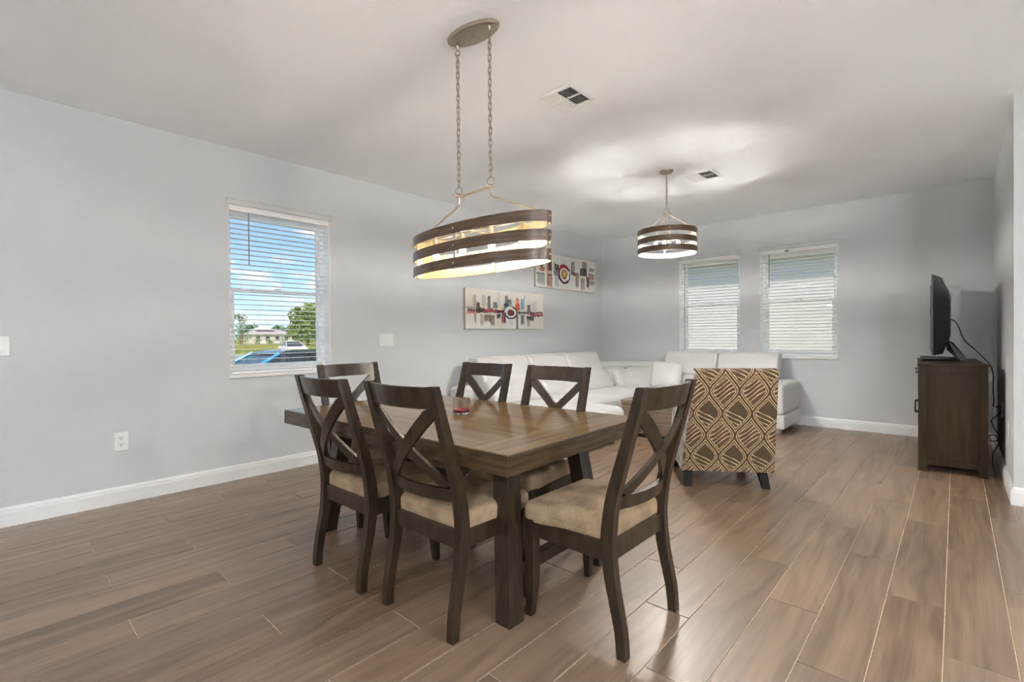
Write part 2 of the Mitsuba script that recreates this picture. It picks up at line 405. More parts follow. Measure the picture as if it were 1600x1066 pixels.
def blind(hole, label, M, wand, cord, plate=False, tilt=7):
    a, b, c, d = hole
    k = thing('window_blind', label, 'window blind', 'white slat blinds')
    def P(name, m, mtl='mat_blind', par=k, **kw): return put(par, name, m, mtl, tw=M, **kw)
    P('valance', cat(box(a-.018, b+.014, 0, .018, d+.002, d+.050, .003), box(a-.022, b+.018, 0, .026, d+.040, d+.052, .003), box(a-.022, b+.018, 0, .022, d+.000, d+.008, .003)), 'mat_valance_shaded', smooth=False)
    hr = P('head_rail', box(a+.006, b-.006, -.062, -.006, d-.048, d-.002, .003), smooth=False)
    n = 32; top, bot = d-.066, c+.042
    x = np.linspace(-.025, .025, 7); th = .0030
    crown = .0025*(1-(x/.025)**2)
    g = np.array([[(u, -.034+w, z) for w, z in zip(x, crown)] for u in (a+.008, b-.008)])
    sl = mikit.ply(slab(g, g+[0, 0, th]), 'mat_blind', smooth=40)
    for i in range(n):
        z = top+(bot-top)*i/(n-1)
        put(k, 'slat', sl, None, tw=M@T().translate([0, -.034, z]).rotate([1, 0, 0], tilt)@T().translate([0, .034, 0]))
    P('bottom_rail', box(a+.008, b-.008, -.060, -.008, c+.008, c+.028, .004), smooth=False)
    for f in (.12, .5, .88):
        u = a+(b-a)*f
        P('ladder_cord', cat(tube([(u, -.0075, c+.02), (u, -.0075, d-.04)], .0011, 5), tube([(u, -.0605, c+.02), (u, -.0605, d-.04)], .0011, 5)))
    if wand is not None: P('wand', tube([(a+wand, -.002, d-.055), (a+wand, -.002, d-.50)], .0045, 6), 'mat_grey_cord', label='thin pale tilt wand coloured in shaded grey')
    if cord is not None: P('pull_cord', tube([(a+cord, .001, d-.05), (a+cord, .001, c+.03)], .0032, 5), 'mat_grey_cord')
    if plate: put(hr, 'tag', box(a+.31, a+.35, -.006, -.0045, d-.034, d-.018), 'mat_dark', tw=M)
blind(WL, 'white slat blind on the left-wall window with lawn outside', ML, .16, None, tilt=2)
blind(WB1, 'white slat blind on the far-wall window nearer the corner', MB, None, .085)
blind(WB2, 'white slat blind on the right far-wall window', MB, .115, None, True)

# sliding glass door added unseen behind the camera to bring in daylight
dk = thing('door_1', 'added wide white-framed sliding glass door in the unseen rear wall', None, kind='structure')
fr = []
for i in range(4):
    xa = SD[0]+i*.9
    fr += [box(xa, xa+.06, YR-.15, YR-.09, 0, 2.35), box(xa+.84, xa+.9, YR-.15, YR-.09, 0, 2.35), box(xa, xa+.9, YR-.15, YR-.09, 0, .08), box(xa, xa+.9, YR-.15, YR-.09, 2.27, 2.35)]
put(dk, 'frame', cat(*fr), 'mat_vinyl', smooth=False)
put(dk, 'pane', trimesh.Trimesh([(SD[0], YR-.12, .05), (SD[1], YR-.12, .05), (SD[1], YR-.12, 2.3), (SD[0], YR-.12, 2.3)], [(0, 1, 2), (0, 2, 3)], process=False), 'mat_pane', smooth=False)

# fill lamps added out of sight, behind and right of the camera
for (x, y, lab) in ((5.3, -2.6, 'rearmost on the right'), (5.6, -.8, 'behind the camera on the right'), (6.2, .8, 'right of the camera'), (6.2, 2.2, 'farther right of the camera'), (6.3, 3.5, 'nearest the return wall')):
    k = thing('added_ceiling_light', 'added round ceiling fill light out of view, '+lab, 'ceiling light', 'added fill lights out of view')
    put(k, 'trim_ring', ring(.105, .105, .088, .088, HC-.006, HC, 40, (x, y)), 'mat_white_plastic')
    d = trimesh.creation.cylinder(radius=.088, height=.003, sections=32); d.apply_translation((x, y, HC-.0025))
    put(k, 'lens', d, 'mat_white_plastic', emit=[FILL_CAN*c for c in (.95, 1., 1.04)])
for (x, y, gf, lab) in ((1.9, -1.7, .55, 'leftmost'), (5.3, -2.3, 2.0, 'farthest back on the right'), (4.9, -1.2, 1.8, 'just behind the camera'), (6.1, .2, 1.6, 'right of the camera'), (5.8, 1.6, 2.2, 'nearest the return wall')):  # unseen globe lamps added to brighten walls and ceiling
    k = thing('added_globe_light', 'added white globe fill lamp out of view, '+lab, 'pendant lamp', 'added globe fill lamps out of view')
    put(k, 'rod', tube([(x, y, HC-.02), (x, y, 2.09)], .006, 8), 'mat_nickel')
    put(k, 'canopy', lathe([(0, -.025), (.05, -.025), (.06, 0), (0, 0)], 24, (x, y, HC)), 'mat_nickel')
    put(k, 'globe', ellipsoid(.11, .11, .11, (x, y, 1.99), 3), 'mat_white_plastic', smooth=True, emit=[FILL_GLOBE*gf*c for c in (.955, 1., 1.045)])

# ================================================================== DINING TABLE
TC, TR = (2.385, 1.812), 1.6
tw = RZ(*TC, TR)
tb = thing('dining_table', 'large rectangular brown wooden dining table with splayed legs', 'table')
HL, HW, TZ, TT = .927, .541, .763, .082
def put_t(par, name, m, mtl, **kw): return put(par, name, m, mtl, tw=tw, **kw)
EB = .205
ED = .018
put_t(tb, 'tabletop', box(-HL+EB+.001, HL-EB-.001, -HW+ED*.2, HW-ED*.2, TZ-.030, TZ, .0025), 'mat_tabletop_lit', smooth=False)
for s in (-1, 1):
    put_t(tb, 'end_board', box(*sorted((s*(HL-EB), s*(HL-ED*.2))), -HW+ED*.2, HW-ED*.2, TZ-.030, TZ, .0025), 'mat_endboard_lit', smooth=False)
    put_t(tb, 'edge_board', box(*sorted((s*HL, s*(HL-ED))), -HW, HW, TZ-TT, TZ-.0035, .002), 'mat_edge', smooth=False, label='dark edge board')
    for x0, x1 in ((-HL+ED, -HL+EB-.0008), (-HL+EB+.0008, HL-EB-.0008), (HL-EB+.0008, HL-ED)):
        put_t(tb, 'edge_board', box(x0, x1, *sorted((s*HW, s*(HW-ED))), TZ-TT, TZ-.0035, .001), 'mat_edge', smooth=False, label='dark edge board')
put_t(tb, 'underside', box(-HL+ED, HL-ED, -HW+ED, HW-ED, TZ-TT+.004, TZ-.032), 'mat_edge', smooth=False)
put_t(tb, 'apron', cat(box(-HL+.12, HL-.12, -.36, -.335, TZ-TT-.05, TZ-TT), box(-HL+.12, HL-.12, .335, .36, TZ-TT-.05, TZ-TT)), 'mat_wood', smooth=False)
for sx in (-1, 1):
    for sy in (-1, 1):
        bx, by = sx*.765, sy*.355; ox, oy = sx*.085, sy*.085
        hx, hy = .040, .045
        pts = [(bx+a*hx, by+b*hy, 0.) for a in (-1, 1) for b in (-1, 1)] + [(bx-ox+a*hx, by-oy+b*hy, TZ-TT) for a in (-1, 1) for b in (-1, 1)]
        put_t(tb, 'leg', hull(pts), 'mat_wood', smooth=False)
    put_t(tb, 'stretcher', box(*sorted((sx*.70, sx*.745)), -.315, .315, .145, .205, .003), 'mat_wood', smooth=False)

# ================================================================== DINING CHAIRS
def interp(z, tab):
    zs, ys = zip(*tab); return np.interp(z, zs, ys)
REAR = [(0, -.247), (.08, -.243), (.18, -.226), (.3, -.205), (.42, -.197), (.5, -.203), (.57, -.213), (.68, -.241), (.79, -.272), (.9, -.302), (1.02, -.333)]
from scipy.interpolate import PchipInterpolator
_rear = PchipInterpolator(*zip(*REAR))
_thk = PchipInterpolator([0, .3, .42, .57, .79, 1.02], [.036, .047, .052, .050, .043, .034])
CHW = .235
def chair_parts():
    zs = np.concatenate([np.linspace(0, .42, 12), np.linspace(.46, 1.016, 16)])
    poly = [(float(_rear(z)), z) for z in zs] + [(float(_rear(z)+_thk(z)), z) for z in zs[::-1]]
    post = lambda s: prism(poly, *sorted((s*CHW, s*(CHW-.036))), 0)
    parts = [('back_post', post(s), 'mat_wood', 25) for s in (-1, 1)]
    for s in (-1, 1):
        x0, x1 = sorted((s*.238, s*.193))
        xi = s*.213
        pts = [(x, y, .42) for x in (x0, x1) for y in (.188, .233)] + [(x, y, .15) for x in (x0, x1) for y in (.188, .233)]
        parts.append(('front_leg', cat(hull(pts), hull([(x, y, .15) for x in (x0, x1) for y in (.188, .233)] + [(x, y, 0) for x in sorted((s*.238, s*.209)) for y in (.203, .233)])), 'mat_wood', False))
    parts.append(('seat_rail', box(-.196, .196, .196, .222, .345, .420, .002), 'mat_wood', False))
    parts.append(('seat_rail', box(-.200, .200, -.186, -.160, .345, .420, .002), 'mat_wood', False))
    for s in (-1, 1): parts.append(('seat_rail', box(*sorted((s*.228, s*.203)), -.155, .19, .345, .420, .002), 'mat_wood', False))
    # upholstered seat, a little wider in front
    m = rbox(-.236, .236, -.170, .246, .398, .492, .032, 9, (0, 0, .010))
    v = m.vertices.copy(); f = (v[:, 1]+.158)/.404
    v[:, 0] *= (.905+.125*f); m.vertices = v
    parts.append(('seat', m, 'mat_seat', 40))
    # bowed back: points across the width x on a surface leaning with the posts
    BOW = .040
    def surf(x, z, off): return float(_rear(z)+.5*_thk(z)) - BOW*(1-(x/.20)**2) + off
    def bowed(z0f, z1f, t, n=17, x0=-.2, x1=.2):
        xs = np.linspace(x0, x1, n); zz = np.linspace(0, 1, 4)
        F = np.array([[(x, surf(x, z0f(x)+(z1f(x)-z0f(x))*q, t/2), z0f(x)+(z1f(x)-z0f(x))*q) for q in zz] for x in xs])
        B = F.copy(); B[..., 1] -= t
        return slab(F, B)
    parts.append(('top_rail', bowed(lambda x: .925, lambda x: 1.012, .022), 'mat_wood', 30))
    parts.append(('lower_rail', bowed(lambda x: .540+.0*x, lambda x: .592, .022), 'mat_wood', 30))
    for s in (-1, 1):
        A, Bp = np.array([-s*.198, .924]), np.array([s*.176, .594])
        d = (Bp-A)/np.linalg.norm(Bp-A); nrm = np.array([-d[1], d[0]])*.023
        ts = np.linspace(0, 1, 15); off = .004*s
        L = []
        for q in (1, -1):
            row = []
            for t in ts:
                c = A+(Bp-A)*t + nrm*q
                c[0] = np.clip(c[0], -.200, .200); c[1] = np.clip(c[1], .588, .930)
                row.append(c)
            L.append(row)
        F = np.array([[(*[L[q][i][0]], surf(L[q][i][0], L[q][i][1], .008+off), L[q][i][1]) for i in range(15)] for q in (0, 1)])
        B = F.copy(); B[..., 1] -= .016
        parts.append(('cross_slat', slab(F, B), 'mat_wood', 30))
    return [(n, mikit.ply(m, mt, smooth=sm)) for n, m, mt, sm in parts]
CH = chair_parts()
for x, y, r, lab in (
    (3.405, 1.805, 90., 'dark cross-back dining chair at the table end nearest the patterned armchair'),
    (2.858, 1.452, 2., 'dark cross-back dining chair on the near side, beside the nearest table corner'),
    (2.252, 1.412, 1., 'dark cross-back dining chair on the near side, farther left from the nearest table corner'),
    (2.716, 2.100, 180., 'dark cross-back dining chair on the far side of the table, the right one'),
    (2.070, 2.110, 180., 'dark cross-back dining chair on the far side, just behind the candle glass'),
    (1.540, 1.815, -90., 'dark cross-back dining chair at the far left table end below the window')):
    k = thing('dining_chair', lab, 'chair', 'cross-back dining chairs around the table')
    M = RZ(x, y, r)
    for n, p in CH: put(k, n, p, None, tw=M)

# candle in a glass
cg = thing('candle', 'red wax candle in a clear glass cup on the dining table', 'candle')
C0 = (2.464, 1.835, TZ)
put(cg, 'glass', lathe([(0, 0), (.040, 0), (.046, .004), (.050, .016), (.051, .090), (.0495, .092), (.048, .090), (.047, .018), (.043, .012), (0, .011)], 40, C0), 'mat_glass', smooth=40)
mat('mat_wax', lin(118, 6, 14), .2, .5)
put(cg, 'wax', lathe([(0, .0115), (.0425, .0125), (.0465, .0185), (.0468, .028), (.040, .029), (0, .0275)], 36, C0), 'mat_wax', smooth=40)
put(cg, 'wick', tube([(C0[0], C0[1], TZ+.027), (C0[0]+.001, C0[1], TZ+.036)], .0012, 5), 'mat_dark')

# ================================================================== OVAL ISLAND CHANDELIER
def links(par, x, y, z0, z1, pitch, lw, lh, r, mtl):
    th = np.arange(14)*2*math.pi/14
    s = np.sin(th); path = np.stack([np.cos(th)*lw/2, 0*th, np.sign(s)*(lh/2-lw/2)+s*lw/2], -1)
    base = mikit.ply(tube(path, r, 6, closed=True), mtl, smooth=True)
    n = int(round((z0-z1)/pitch)); pitch = (z0-z1)/n
    for i in range(n):
        put(par, 'link', base, None, tw=T().translate([x, y, z0-pitch*(i+.5)]).rotate([0, 0, 1], (20 if i % 2 else 110)+4*math.sin(i*2.3)))
def torus_z(x, y, z, R, r, deg): 
    th = np.arange(20)*2*math.pi/20; a = math.radians(deg)
    return tube(np.stack([x+R*np.cos(th)*math.cos(a), y+R*np.cos(th)*math.sin(a), z+R*np.sin(th)], -1), r, 7, closed=True)
def bands(k, cx, cy, a, b, z0, h, gap, rivets):
    for i in range(3):
        za = z0+i*(h+gap)
        bd = put(k, 'band', ring(a, b, a-.004, b-.004, za, za+h, 96, (cx, cy)), 'mat_band', smooth=40, label='dark brown outside')
        put(bd, 'lining', ring(a-.0041, b-.0041, a-.006, b-.006, za+.001, za+h-.001, 96, (cx, cy)), 'mat_lining', smooth=40, label='pale gold inner face')
        for t in rivets:
            put(bd, 'rivet', ellipsoid(.0055, .0055, .0055, (cx+(a+.0005)*math.cos(t), cy+(b+.0005)*math.sin(t), za+h*.5), 1), 'mat_rod')
    for t in rivets:
        px, py = cx+(a-.010)*math.cos(t), cy+(b-.010)*math.sin(t)
        nx, ny = math.cos(t)/a, math.sin(t)/b; l = math.hypot(nx, ny); tx, ty = -ny/l, nx/l; nx, ny = nx/l, ny/l
        pts = [(px+tx*.009*s+nx*.002*q, py+ty*.009*s+ny*.002*q, z) for s in (-1, 1) for q in (-1, 1) for z in (z0+.004, z0+3*h+2*gap-.004)]
        put(k, 'strap', hull(pts), 'mat_rod', smooth=False)
def lamp_bulb(k, x, y, ztop, zb, power, tint=WARM, rs=.0165):
    put(k, 'sleeve', cat(trimesh.creation.cylinder(radius=rs, segment=[(x, y, ztop), (x, y, zb+.014)], sections=20)), 'mat_rod')
    put(k, 'bulb', ellipsoid(.019, .019, .026, (x, y, zb), 2), 'mat_white_plastic', smooth=True, emit=[power*c for c in tint], label='lit bulb')
ch = thing('island_chandelier', 'oval chandelier of three dark bands hanging on two chains over the dining table', 'chandelier')
CX, CY, A_, B_ = 2.634, 1.79, .513, .152
Z0 = 1.562
bands(ch, CX, CY, A_, B_, Z0, .053, .0365, [-math.pi*.5, math.pi*.5, 0., math.pi])
ZT = Z0+3*.053+2*.0365
put(ch, 'canopy', cat(lathe([(0, -.020), (.150, -.020), (.158, -.016), (.162, -.010), (.162, 0), (0, 0)], 56)), 'mat_nickel', tw=T().translate([2.638, 1.788, HC]).rotate([0, 0, 1], 8).scale([1.04, .46, 1.]))
put(ch, 'finial', cat(lathe([(0, -.040), (.008, -.037), (.010, -.030), (.007, -.020), (0, -.019)], 16, (2.638, 1.788, HC))), 'mat_nickel')
XA, XB, ZBAR = 2.512, 2.762, 1.985
for x in (XA, XB):
    cn = put(ch, 'chain', torus_z(x, CY, ZBAR+.032, .020, .0028, 25), 'mat_nickel', smooth=True)
    links(cn, x, CY, HC-.075, ZBAR+.056, .0315, .0165, .042, .0026, 'mat_nickel')
    put(cn, 'hook', cat(lathe([(0, -.050), (.006, -.048), (.007, -.036), (.012, -.030), (.013, -.022), (0, -.020)], 16, (x, CY, HC)), torus_z(x, CY, HC-.062, .014, .0026, 30)), 'mat_nickel')
put(ch, 'top_bar', cat(box(XA-.012, XB+.012, CY-.010, CY+.010, ZBAR-.005, ZBAR+.005, .002), box(XA-.004, XA+.004, CY-.045, CY+.045, ZBAR-.004, ZBAR+.004), box(XB-.004, XB+.004, CY-.045, CY+.045, ZBAR-.004, ZBAR+.004)), 'mat_rod', smooth=False)
for s, x in ((-1, XA), (1, XB)):
    put(ch, 'arm', tube([(x, CY, ZBAR), (x, CY, ZBAR-.035), (x+s*.006, CY, ZBAR-.047), (x+s*.03, CY, ZBAR-.060), (CX+s*(A_-.02), CY, ZT-.008)], .0055, 8), 'mat_rod')
put(ch, 'socket_bar', cat(box(CX-A_+.012, CX+A_-.012, CY-.009, CY+.009, ZT-.022, ZT-.010, .002)), 'mat_rod', smooth=False)
put(ch, 'cross_bar', box(CX-.008, CX+.008, CY-B_+.012, CY+B_-.012, ZT-.0215, ZT-.0105, .002), 'mat_rod', smooth=False)
for x in (2.302, 2.538, 2.763, 2.977): lamp_bulb(ch, x, CY, ZT-.016, 1.680, BULB_OVAL)

# round pendant over the sitting area
pn = thing('round_pendant', 'round drum pendant of three dark bands hanging near the far windows', 'pendant lamp')
QX, QY, QR, QZ = 2.424, 4.61, .285, 2.012
bands(pn, QX, QY, QR, QR, QZ, .053, .0365, [-1.05, -1.05+math.pi/2, -1.05+math.pi, -1.05+1.5*math.pi])
QT = QZ+3*.053+2*.0365
put(pn, 'canopy', lathe([(0, -.026), (.030, -.026), (.055, -.022), (.066, -.012), (.068, 0), (0, 0)], 40, (QX, QY, HC)), 'mat_nickel')
ZH = 2.415
cn = put(pn, 'chain', torus_z(QX, QY, ZH+.036, .020, .0028, 40), 'mat_nickel', smooth=True)
links(cn, QX, QY, HC-.030, ZH+.060, .0315, .0165, .042, .0026, 'mat_nickel')
put(pn, 'hub', cat(lathe([(0, -.020), (.010, -.018), (.012, -.002), (.026, 0), (.026, .008), (.010, .012), (.006, .022), (0, .024)], 24, (QX, QY, ZH)), box(QX-.042, QX+.042, QY-.006, QY+.006, ZH+.001, ZH+.007), box(QX-.006, QX+.006, QY-.042, QY+.042, ZH+.001, ZH+.007)), 'mat_rod', smooth=40)
for t in (.35, .35+2.094, .35+4.189):
    put(pn, 'arm', tube([(QX+.010*math.cos(t), QY+.010*math.sin(t), ZH-.006), (QX+(QR-.012)*math.cos(t), QY+(QR-.012)*math.sin(t), QT-.006)], .005, 8), 'mat_rod')
put(pn, 'stem', tube([(QX, QY, ZH-.01), (QX, QY, QT-.07)], .008, 10), 'mat_rod')
put(pn, 'socket_hub', lathe([(0, -.012), (.022, -.010), (.024, 0), (.022, .010), (0, .012)], 24, (QX, QY, QT-.07)), 'mat_rod')
for t in (.2, .2+1.571, .2+3.142, .2+4.712): put(pn, 'socket_arm', tube([(QX, QY, QT-.07), (QX+.11*math.cos(t), QY+.11*math.sin(t), QT-.07)], .005, 8), 'mat_rod')
for t in (.2, .2+1.571, .2+3.142, .2+4.712):
    lamp_bulb(pn, QX+.11*math.cos(t), QY+.11*math.sin(t), QT-.07, 2.112, BULB_ROUND, WARM_ROUND, .0195)

# ================================================================== CEILING VENTS
def vent(x0, y0, s, lab):
    k = thing('ceiling_vent', lab, 'air vent', 'square louvred ceiling vents')
    x1, y1 = x0+s, y0+s; m = .028; z0, z1 = HC-.010, HC
    put(k, 'frame', cat(box(x0, x0+m, y0, y1, z0, z1, .003), box(x1-m, x1, y0, y1, z0, z1, .003), box(x0+m, x1-m, y0, y0+m, z0, z1, .003), box(x0+m, x1-m, y1-m, y1, z0, z1, .003),
        box(x0+m, x1-m, y0+s/2-.006, y0+s/2+.006, z0+.001, z1), box(x0+s*.47-.008, x0+s*.47+.008, y0+m, y1-m, z0+.001, z1)), 'mat_white_plastic', smooth=False)
    put(k, 'duct', box(x0+m*.8, x1-m*.8, y0+m*.8, y1-m*.8, HC-.0010, HC-.0002), 'mat_dark', smooth=False)
    w = .0092; th = .0008
    for ya, yb in ((y0+m, y0+s/2-.006), (y0+s/2+.006, y1-m)):
        for half in (0, 1):
            xa, xb = (x0+m, x0+s*.47-.008) if half == 0 else (x0+s*.47+.008, x1-m)
            n = 6 if half == 0 else 7
            for i in range(n):
                xc = xa+(xb-xa)*(i+.5)/n
                if half == 0: dx, dz = .0088, .0034
                else: dx, dz = -.0030, .0040
                pts = [(xc+q*dx+p*th*.5, y, HC-.0056+q*dz+p*th*.3) for q in (-1, 1) for p in (-1, 1) for y in (ya, yb)]
                put(k, 'louvre', hull(pts), 'mat_white_plastic', smooth=False)
vent(2.436, 2.577, .285, 'white ceiling vent between the chandelier and the round pendant')
vent(2.482, 4.853, .300, 'white ceiling vent beside the round pendant canopy')

# ================================================================== WALL PLATES
def plate_left(y, z, w, h, lab, kind):
    k = thing({'outlet': 'wall_outlet', 'switch': 'light_switch'}[kind.split('_')[0]], lab, {'outlet': 'outlet', 'switch': 'light switch'}[kind.split('_')[0]])
    put(k, 'plate', box(-.0005, .007, y-w/2, y+w/2, z-h/2, z+h/2, .004), 'mat_white_plastic', smooth=False)
    if kind == 'outlet':
        for dz in (-.024, .024):
            sk = put(k, 'socket', rbox(.004, .0088, y-.017, y+.017, z+dz-.016, z+dz+.016, .003, 3), 'mat_white_plastic', smooth=40)
            put(sk, 'slot', cat(box(.0080, .0092, y-.0085, y-.0050, z+dz+.001, z+dz+.010), box(.0080, .0092, y+.0050, y+.0085, z+dz+.001, z+dz+.010), box(.0080, .0092, y-.003, y+.003, z+dz-.010, z+dz-.004)), 'mat_dark', smooth=False)
    else:
        n = int(kind.split('_')[1])
        for i in range(n):
            yy = y+(i-(n-1)/2)*.046
            put(k, 'rocker', hull([(x, yy+a*.0155, z+b*.033) for a in (-1, 1) for b, x in ((-1, .011), (1, .0085))]+[(.005, yy+a*.0165, z+b*.034) for a in (-1, 1) for b in (-1, 1)]), 'mat_white_plastic', smooth=False)
plate_left(.040, 1.172, .128, .132, 'white double light switch at the left edge of the picture', 'switch_2')
plate_left(.664, .455, .088, .140, 'white wall outlet low on the left wall above the baseboard', 'outlet')
plate_left(2.930, 1.180, .172, .138, 'white triple light switch on the left wall beside the window', 'switch_3')
def plate_right(y, z, w, h, lab, name, cat_, mtl, slots):
    k = thing(name, lab, cat_)
    put(k, 'plate', box(XR-.007, XR+.0005, y-w/2, y+w/2, z-h/2, z+h/2, .004), mtl, smooth=False)
    for dz in (-.024, .024) if slots else ():
        put(k, 'socket', rbox(XR-.0088, XR-.004, y-.017, y+.017, z+dz-.016, z+dz+.016, .003, 3), 'mat_white_plastic', smooth=40)
    if not slots: put(k, 'port', box(XR-.010, XR-.006, y-.012, y+.012, z-.012, z+.012, .001), 'mat_white_plastic', smooth=False)
plate_right(5.95, .53, .09, .14, 'white wall outlet in the shadow behind the television cabinet', 'wall_outlet', 'outlet', 'mat_white_plastic', True)
plate_right(5.19, .47, .09, .14, 'white blank wall plate near the right corner above the baseboard', 'wall_plate', 'wall plate', 'mat_white_plastic', False)

# ================================================================== SECTIONAL SOFA
so = thing('sectional_sofa', 'large cream leather corner sofa with raised headrests and a chaise end', 'sofa')
def cush(name, *a, r=.05, n=8, puff=(0, 0, .015), tw=None, lean=None):
    m = rbox(*a, r, n, puff)
    if lean:                                   # shear: top moves by lean per metre of height above the cushion's foot
        v = m.vertices.copy(); h = v[:, 2]-a[4]; v[:, 0] += lean[0]*h; v[:, 1] += lean[1]*h; m.vertices = v
    return put(so, name, m, 'mat_leather', smooth=50, tw=tw)
BK = .16
# bases and feet
for nm, a in (('base', (BK, 1.28, 4.86, 6.42, .075, .255)), ('base', (BK, 1.78, 3.68, 4.84, .075, .235)), ('base', (BK, 2.72, 6.40, 7.17, .075, .255))):
    put(so, nm, rbox(*a, .025, 6), 'mat_leather', smooth=50)
for (x, y) in ((1.72, 4.74), (1.72, 3.80), (.25, 3.80), (1.20, 6.30), (2.95, 6.45), (2.95, 7.10)):
    put(so, 'foot', box(x-.05, x+.05, y-.05, y+.05, 0, .078, .006), 'mat_chrome', smooth=False)
# left run
cush('chaise_cushion', .62, 1.83, 3.69, 4.85, .225, .415, r=.085, n=12, puff=(0, 0, .02))
cush('seat_cushion', .62, 1.33, 4.87, 5.63, .235, .425, r=.06)
cush('seat_cushion', .62, 1.33, 5.64, 6.42, .235, .425, r=.06)
cush('back_frame', BK, .36, 3.67, 6.62, .24, .625, r=.05, puff=(0, 0, 0))
for y0, y1 in ((3.92, 4.82), (4.84, 5.66), (5.67, 6.52)):
    cush('back_cushion', .34, .74, y0-.01, y1+.01, .40, .70, r=.10, puff=(.02, 0, 0), lean=(-.55, 0))
    cush('headrest', .30, .52, y0, y1, .64, .955, r=.055, puff=(.01, 0, .006), lean=(-.40, 0))
# corner
cush('corner_seat', .62, 1.36, 6.40, 7.0, .235, .425, r=.05)
cush('corner_back', BK+.02, .62, 6.56, 7.16, .25, .70, r=.08, puff=(0, 0, 0))
for a, b, c in (((.52, 6.62), (.62, 6.86), -20), ((.80, 6.93), (1.2, 7.0), -70)):
    pass
cush('back_cushion', .55, .80, 6.58, 6.92, .40, .70, r=.08, lean=(-.4, 0))
cush('back_cushion', .66, 1.36, 6.70, 6.98, .40, .70, r=.08, lean=(0, .4))
put(so, 'corner_roll', tube([(.30, 6.55, .725), (.33, 6.78, .728), (.42, 6.94, .73), (.62, 7.02, .732), (.95, 7.05, .73), (1.36, 7.05, .725)], .062, 14), 'mat_leather', smooth=50)
# run under the windows
cush('back_frame', .60, 2.74, 7.02, 7.19, .24, .64, r=.05, puff=(0, 0, 0))
cush('seat_cushion', 1.37, 2.05, 6.34, 6.98, .235, .425, r=.06)
cush('seat_cushion', 2.06, 2.72, 6.34, 6.98, .235, .425, r=.06)
for x0, x1 in ((1.345, 2.103), (2.113, 2.875)):
    cush('back_cushion', x0, min(x1, 2.72), 6.68, 7.02, .40, .70, r=.10, puff=(0, .02, 0), lean=(0, .45))
    cush('headrest', x0, x1, 6.76, 6.96, .64, .962, r=.035, puff=(0, .008, .004), lean=(0, .40))
# right arm
put(so, 'arm_base', rbox(2.735, 3.055, 6.36, 7.20, .065, .235, .022, 6), 'mat_leather', smooth=50)
put(so, 'arm', rbox(2.74, 3.045, 6.37, 7.20, .238, .605, .045, 8, (.006, .004, .012)), 'mat_leather', smooth=50)

m = rbox(-.21, .21, -.06, .06, -.20, .20, .055, 10, (0, .05, 0)); m.apply_transform(trimesh.transformations.euler_matrix(math.radians(-22), math.radians(4), math.radians(12))); m.apply_translation((1.52, 6.52, .63))
whole('throw_pillow', m, 'mat_leather', 'white throw pillow leaning on the sofa under the far-wall window nearer the corner', 'pillow', 45)

# coffee table
ct = thing('coffee_table', 'low box-shaped brown wooden coffee table in front of the corner sofa', 'coffee table')
put(ct, 'top', box(1.555, 2.36, 5.19, 5.80, .388, .432, .003), 'mat_coffee', smooth=False)
put(ct, 'body', box(1.565, 2.35, 5.20, 5.79, .05, .386, .002), 'mat_coffee', smooth=False)
for x in (1.62, 2.20):
    put(ct, 'drawer', box(x-.045 if x < 2 else x-.22, x+.32 if x < 2 else x+.14, 5.188, 5.2005, .10, .36, .002), 'mat_coffee', smooth=False)
put(ct, 'plinth', box(1.60, 2.32, 5.23, 5.76, 0, .05), 'mat_dark', smooth=False)

# ================================================================== PATTERNED ARMCHAIR
ac = thing('armchair', 'armchair with brown and tan leaf-patterned back on black legs', 'armchair')
MA = RZ(3.222, 3.925, 33.2)
nu = 25
path = [(0, .125), (-.005, .135)] + [(-.005-.262*t, .135+.765*t) for t in np.linspace(.05, 1, 16)]
cx_, cz_ = path[-1]
for t in np.linspace(20, 150, 9):
    a = math.radians(t); path.append((cx_+.050-.052*math.cos(a-.33), cz_+.002+.040*math.sin(a-.33)+.012))
path = np.array(path); arc = np.concatenate([[0], np.cumsum(np.linalg.norm(np.diff(path, axis=0), axis=1))])
def wid(z): return .346-.062*np.clip((z-.12)/.8, 0, 1.05)
F = np.array([[(u*wid(z), y, z) for u in np.linspace(-1, 1, nu)] for y, z in path])
Bk = F.copy(); Bk[..., 1] += .014*np.array([1 if z < .9 else .3 for y, z in path])[:, None]; Bk[..., 2] -= np.array([0 if z < .88 else .010 for y, z in path])[:, None]
sh = slab(F, Bk)
uvF = np.array([[(u*wid(z)-.030, s-.51) for u in np.linspace(-1, 1, nu)] for (y, z), s in zip(path, arc)]).reshape(-1, 2)
put(ac, 'back_panel', sh, 'mat_ogee', smooth=False, uv=np.vstack([uvF, uvF]), tw=MA, label='brown fabric with tan ogee leaf pattern')
def uvbox(m):
    """faceted copy with a (side, height) uv in metres"""
    f = m.triangles.reshape(-1, 3); g = trimesh.Trimesh(f, np.arange(len(f)).reshape(-1, 3), process=False)
    return g, np.stack([f[:, 0]+f[:, 1], f[:, 2]], -1)
